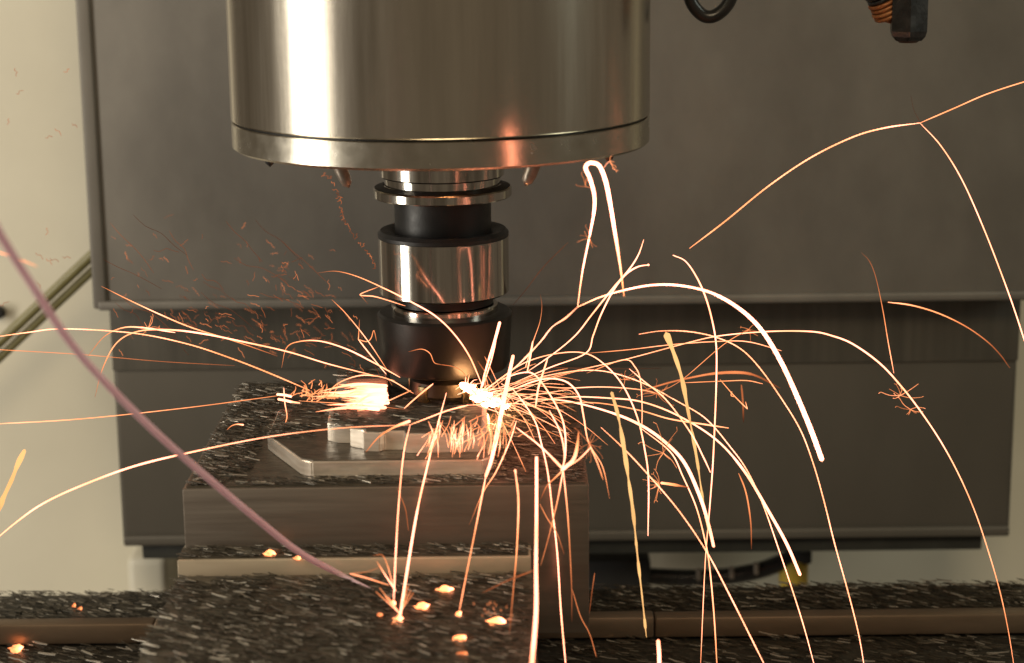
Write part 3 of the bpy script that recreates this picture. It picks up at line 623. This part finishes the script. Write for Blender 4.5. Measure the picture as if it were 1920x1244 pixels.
twigs('dim twig burst inside the hairpin loop', 1098, 350, 5, 22, -.13, (.4, .6))
twigs('small burst on the rising side of the hairpin loop', 1106, 448, 7, 20, -.128, (.35, .6))
twigs('star burst on the double headed arc over the left cover', 278, 616, 8, 24, -.02, (.4, .7))
twigs('burst of fine twigs at the block front corner', 1105, 832, 10, 30, -.14, (.3, .55))
# spray of thin arcs thrown out of the cut
random.seed(21)
for k in range(32):
    a = random.gauss(-.45, .75); sp = random.uniform(70, 300)
    x0, y0 = random.gauss(915, 22), random.gauss(745, 12)
    dx, dy = sp*math.cos(a), sp*math.sin(a)*.62
    if dx < -20: dx *= .55
    g = random.uniform(15, 120); e = random.uniform(.55, 1.0)
    pts = [(x0+dx*s, y0+dy*s+g*s*s) for s in (0, .2*e, .4*e, .6*e, .8*e, e)]
    hh = random.uniform(.5, .97)
    spark('fine short spark arc spraying out of the cut at the cutter', pts, (random.uniform(1.6, 3.2), random.uniform(1.2, 2.4)), (.9, hh*.8), (-.03, -.05-random.random()*.05), random.choice(['', '', 'saw']), 'fine spark arcs at the cut')
for k in range(38):  # glowing needles added to brighten the boss front
    x0, y0 = random.gauss(890, 50), random.uniform(772, 815); x1 = x0+random.gauss(-10, 22); y1 = min(862, y0+random.uniform(12, 65))
    spark('fine glowing needle added to brighten the boss front below the cut', [(x0, y0), ((x0+x1)/2+4, (y0+y1)/2-3), (x1, y1)], (1.6, 2.4), (.6, random.uniform(.6, .95)), (-.11, -.125), '', 'fine needles below the cut')
for k in range(30):  # denser glowing needles stand in for the boss face's reflection of the core
    x0 = random.choice([random.gauss(815, 9), random.gauss(850, 16), random.gauss(900, 22)]); y0 = random.uniform(782, 815); x1 = x0+random.gauss(-5, 7); y1 = min(858, y0+random.uniform(25, 55))
    spark('glowing needle standing in for the shine on the stepped boss front', [(x0, y0), ((x0+x1)/2+2, (y0+y1)/2), (x1, y1)], (1.6, 3.6, 1.4), (.6, 1, .6), (-.118, -.126), '', 'added shine needles on the boss front')
# white-hot core at the cutter edge
random.seed(5)
def blob(name, px, py, y, rx, ry, mat, heat, parent):
    bm = bmesh.new(); bmesh.ops.create_icosphere(bm, subdivisions=3, radius=1)
    c = at(px, py, y); s = (y-CAM.y)/F/math.cos(PITCH)
    for v in bm.verts:
        k = 1+.35*math.sin(v.co.x*5.1+px)*math.sin(v.co.z*6.3+py)+random.uniform(-.08, .08)
        v.co = Vector((v.co.x*rx*s*k, v.co.y*ry*s*k, v.co.z*ry*s*k)) + c
    me = fin(bm, name); a = me.attributes.new('glow_level', 'FLOAT', 'POINT'); a.data.foreach_set('value', [heat]*len(me.vertices)); me.shade_smooth()
    return child(name, me, M[mat], parent)
cr = thing('spark_core', 'blinding white hot glow where the cutter bites the block', 'spark burst', tuple(at(905, 745, -.02)))
for px, py, rx, ry in ((880, 729, 13, 8), (902, 742, 18, 11), (926, 755, 14, 8), (948, 763, 7, 4), (868, 723, 6, 5), (908, 760, 8, 5)):
    blob('molten_fleck', px, py, -.036, rx, ry, 'core', 1.0, cr)
for k in range(70):
    a = random.uniform(0, 2*math.pi); l = random.uniform(10, 38)*(1.3 if math.cos(a) > 0 else .8); f_ = random.random(); x0, y0 = 872+74*f_, 726+36*f_
    child('spark_trail', make_trail([(x0, y0), (x0+l*.6*math.cos(a), y0+l*.4*math.sin(a)-2), (x0+l*math.cos(a), y0+l*.62*math.sin(a)+2)], (6, 3.5, 1.2), (1, .95, random.uniform(.55, .9)), (-.036, -.042)), M['hot'], cr)
# sheaf of streaks hugging the rear boss, left of the cutter
tr = []
for k in range(34):
    y0 = random.uniform(722, 768); x0 = 728-random.random()**1.3*26; l = random.uniform(45, 125)
    tr.append(([(x0, y0), (x0-l*.5, y0-random.uniform(-3, 4)), (x0-l, y0+random.gauss(4, 5))], (10, 9, 2), (1, .97, .7), (-.006, -.012)))
forked('dense white sheaf of sparks blazing against the rear boss', tr, 'spark burst', 'spark_sheaf')
tr = []
for k in range(44):
    x, y0 = random.gauss(592, 22), random.gauss(741, 8); a = random.uniform(-2.2, .6); l = random.uniform(8, 26)
    tr.append(([(x, y0), (x+l*.5*math.cos(a)+2, y0+l*.5*math.sin(a)), (x+l*math.cos(a), y0+l*math.sin(a)+4)], (3, 2.2), (.66, .5), (-.008, -.012)))
forked('tangle of orange spark curls at the left end of the white sheaf', tr, 'spark burst', 'spark_tangle')
forked('pair of arcs looping from the tangle over the white sheaf', [
    ([(606, 748), (630, 722), (660, 708), (690, 704), (730, 712), (775, 738)], (3, 4, 3), (.7, .85, .7), (-.014, -.02)), ([(560, 752), (640, 757), (700, 762), (760, 768)], (2, 3, 2), (.6, .6, .4), (-.014, -.03)),
    ([(722, 755), (750, 742), (770, 733)], (4, 3), (.85, .6), (-.02, -.02)), ([(758, 766), (785, 742), (812, 720)], (4, 6), (.8, .9), (-.03, -.03))])
# embers lying on the chips
def ember(label, px, py, rx, ry, h=.9):
    y = yhit(px, py)-.001
    e = thing('ember', label, 'ember', tuple(at(px, py, y)))
    bm = bmesh.new(); bmesh.ops.create_icosphere(bm, subdivisions=2, radius=1); c = at(px, py, y); s = (y-CAM.y)/F
    hv = []
    for v in bm.verts:
        k = 1+random.uniform(-.42, .38); tail = (1-.55*max(0, -v.co.x))
        hv.append(h*(.62+.38*max(0, v.co.x))*random.uniform(.8, 1))
        v.co = c+Vector((v.co.x*rx*s*k, v.co.y*ry*s*1.5*k, v.co.z*ry*s*k*tail))
    me = fin(bm, 'glowing_chip'); a = me.attributes.new('glow_level', 'FLOAT', 'POINT'); a.data.foreach_set('value', hv)
    child('glowing_chip', me, M['fierce'], e)
for lb, px, py, rx, ry, h in (('glowing ember on the ledge just above the bright strip', 506, 1037, 11, 6, .85), ('small ember where the pink cord passes the bright strip', 557, 1047, 7, 4, .75),
    ('wide glowing ember high on the fixture base below the bright strip', 834, 1105, 15, 7, .92), ('glowing ember just right of the landing burst', 791, 1138, 14, 7, .92),
    ('small round ember at the foot of the thin spark', 860, 1152, 6, 5, .95), ('biggest ember with tiny spatter above it', 929, 1166, 16, 9, .97),
    ('low oblong ember under the small round one', 863, 1198, 14, 7, .9), ('dull red ember at the lowest edge of the fixture base', 868, 1226, 11, 4, .5),
    ('ember at the foot of the tall white spark', 746, 1163, 10, 6, .97), ('tiny ember at the foot of the bent spark', 736, 1132, 7, 5, .93),
    ('round orange ember below the table lip beside the cream wall', 30, 1217, 14, 8, .8), ('left one of two tiny red embers behind the table lip', 139, 1136, 4, 4, .55),
    ('right one of two tiny red embers behind the table lip', 150, 1141, 4.5, 3.5, .55), ('little ember left of the landing burst', 712, 1153, 5, 4, .55)):
    ember(lb, px, py, rx, ry, h)
tr = []
for k in range(16):
    x, y0 = random.gauss(925, 14), random.uniform(1130, 1156)
    tr.append(([(x, y0), (x+random.uniform(-2, 2), y0-4)], (2.4, 1.6), (.7, .45), (-.22, -.22)))
forked('tiny spatter flecks over the biggest ember', tr, 'spark burst', 'spark_spatter', mat='dull')
# dull red wriggling specks drifting at the left
random.seed(11)
def squig(px, py, ln, ang, wv, w, h, y, label, group):
    n = 5; pts = []
    for i in range(n):
        s = i/(n-1)-.5; o_ = wv*math.sin(i*2.1+random.uniform(-.6, .6))
        pts.append((px+ln*s*math.cos(ang)-o_*math.sin(ang), py+ln*s*math.sin(ang)+o_*math.cos(ang)))
    o = link('drifting_spark', make_trail(pts, w, h, (y, y), '', 5, 3), M['dull']); tag(o, label, 'spark', group)
for k in range(230):
    q = random.random()
    if q < .35:
        s = random.random(); px, py = 490+s*210+random.gauss(0, 26), 480+s*215+random.gauss(0, 22); a = .8+random.gauss(0, .4)
    elif q < .62:
        s = random.random(); px, py = 330+s*260+random.gauss(0, 18), 580+s*68+random.gauss(0, 14); a = .35+random.gauss(0, .5)
    else:
        px, py = random.uniform(205, 640), 0
        py = random.triangular(400, 720, 560)+(px-420)*.18; a = random.gauss(.7, .8)
        if py > 715: py -= 120
    hq = random.uniform(.2, .46); tone = 'bright orange' if hq > .36 else 'dull red'
    place = 'upper grey' if py < 575 else 'lower dark'
    squig(px, py, random.uniform(6, 24), a, random.uniform(.2, 1.7), random.uniform(.9, 1.8), hq, random.uniform(-.04, .16),
          tone+' speck of spark drifting in front of the '+place+' way cover', tone+' specks before the '+place+' cover')
for k in range(18):      # thin dull flight lines through the cloud of specks
    px, py = random.uniform(230, 600), random.uniform(440, 640)
    squig(px, py, random.uniform(45, 130), random.gauss(.6, .2), random.uniform(1, 5), 1.4, random.uniform(.15, .27), random.uniform(-.04, .12), 'faint thin red thread drifting among the wriggling specks', 'faint red threads')
for k in range(26):      # chain of beads left of the holder
    s = k/25; px, py = 607+s*92+8*math.sin(s*9), 325+s*178+random.gauss(0, 3)
    squig(px, py, random.uniform(6, 13), 1.2+random.gauss(0, .8), 2, 2.0, random.uniform(.22, .42), -.02, 'red bead in the wavering chain left of the tool holder', 'chain of red beads')
for k in range(14):
    px, py = random.uniform(5, 165), random.choice([160, 235, 440, 480, 560])+random.gauss(0, 16)
    squig(px, py, random.uniform(6, 18), random.gauss(.5, .7), 2, 1.8, random.uniform(.30, .36), .1, 'faint pinkish speck drifting in front of the cream wall', 'faint specks before the wall')
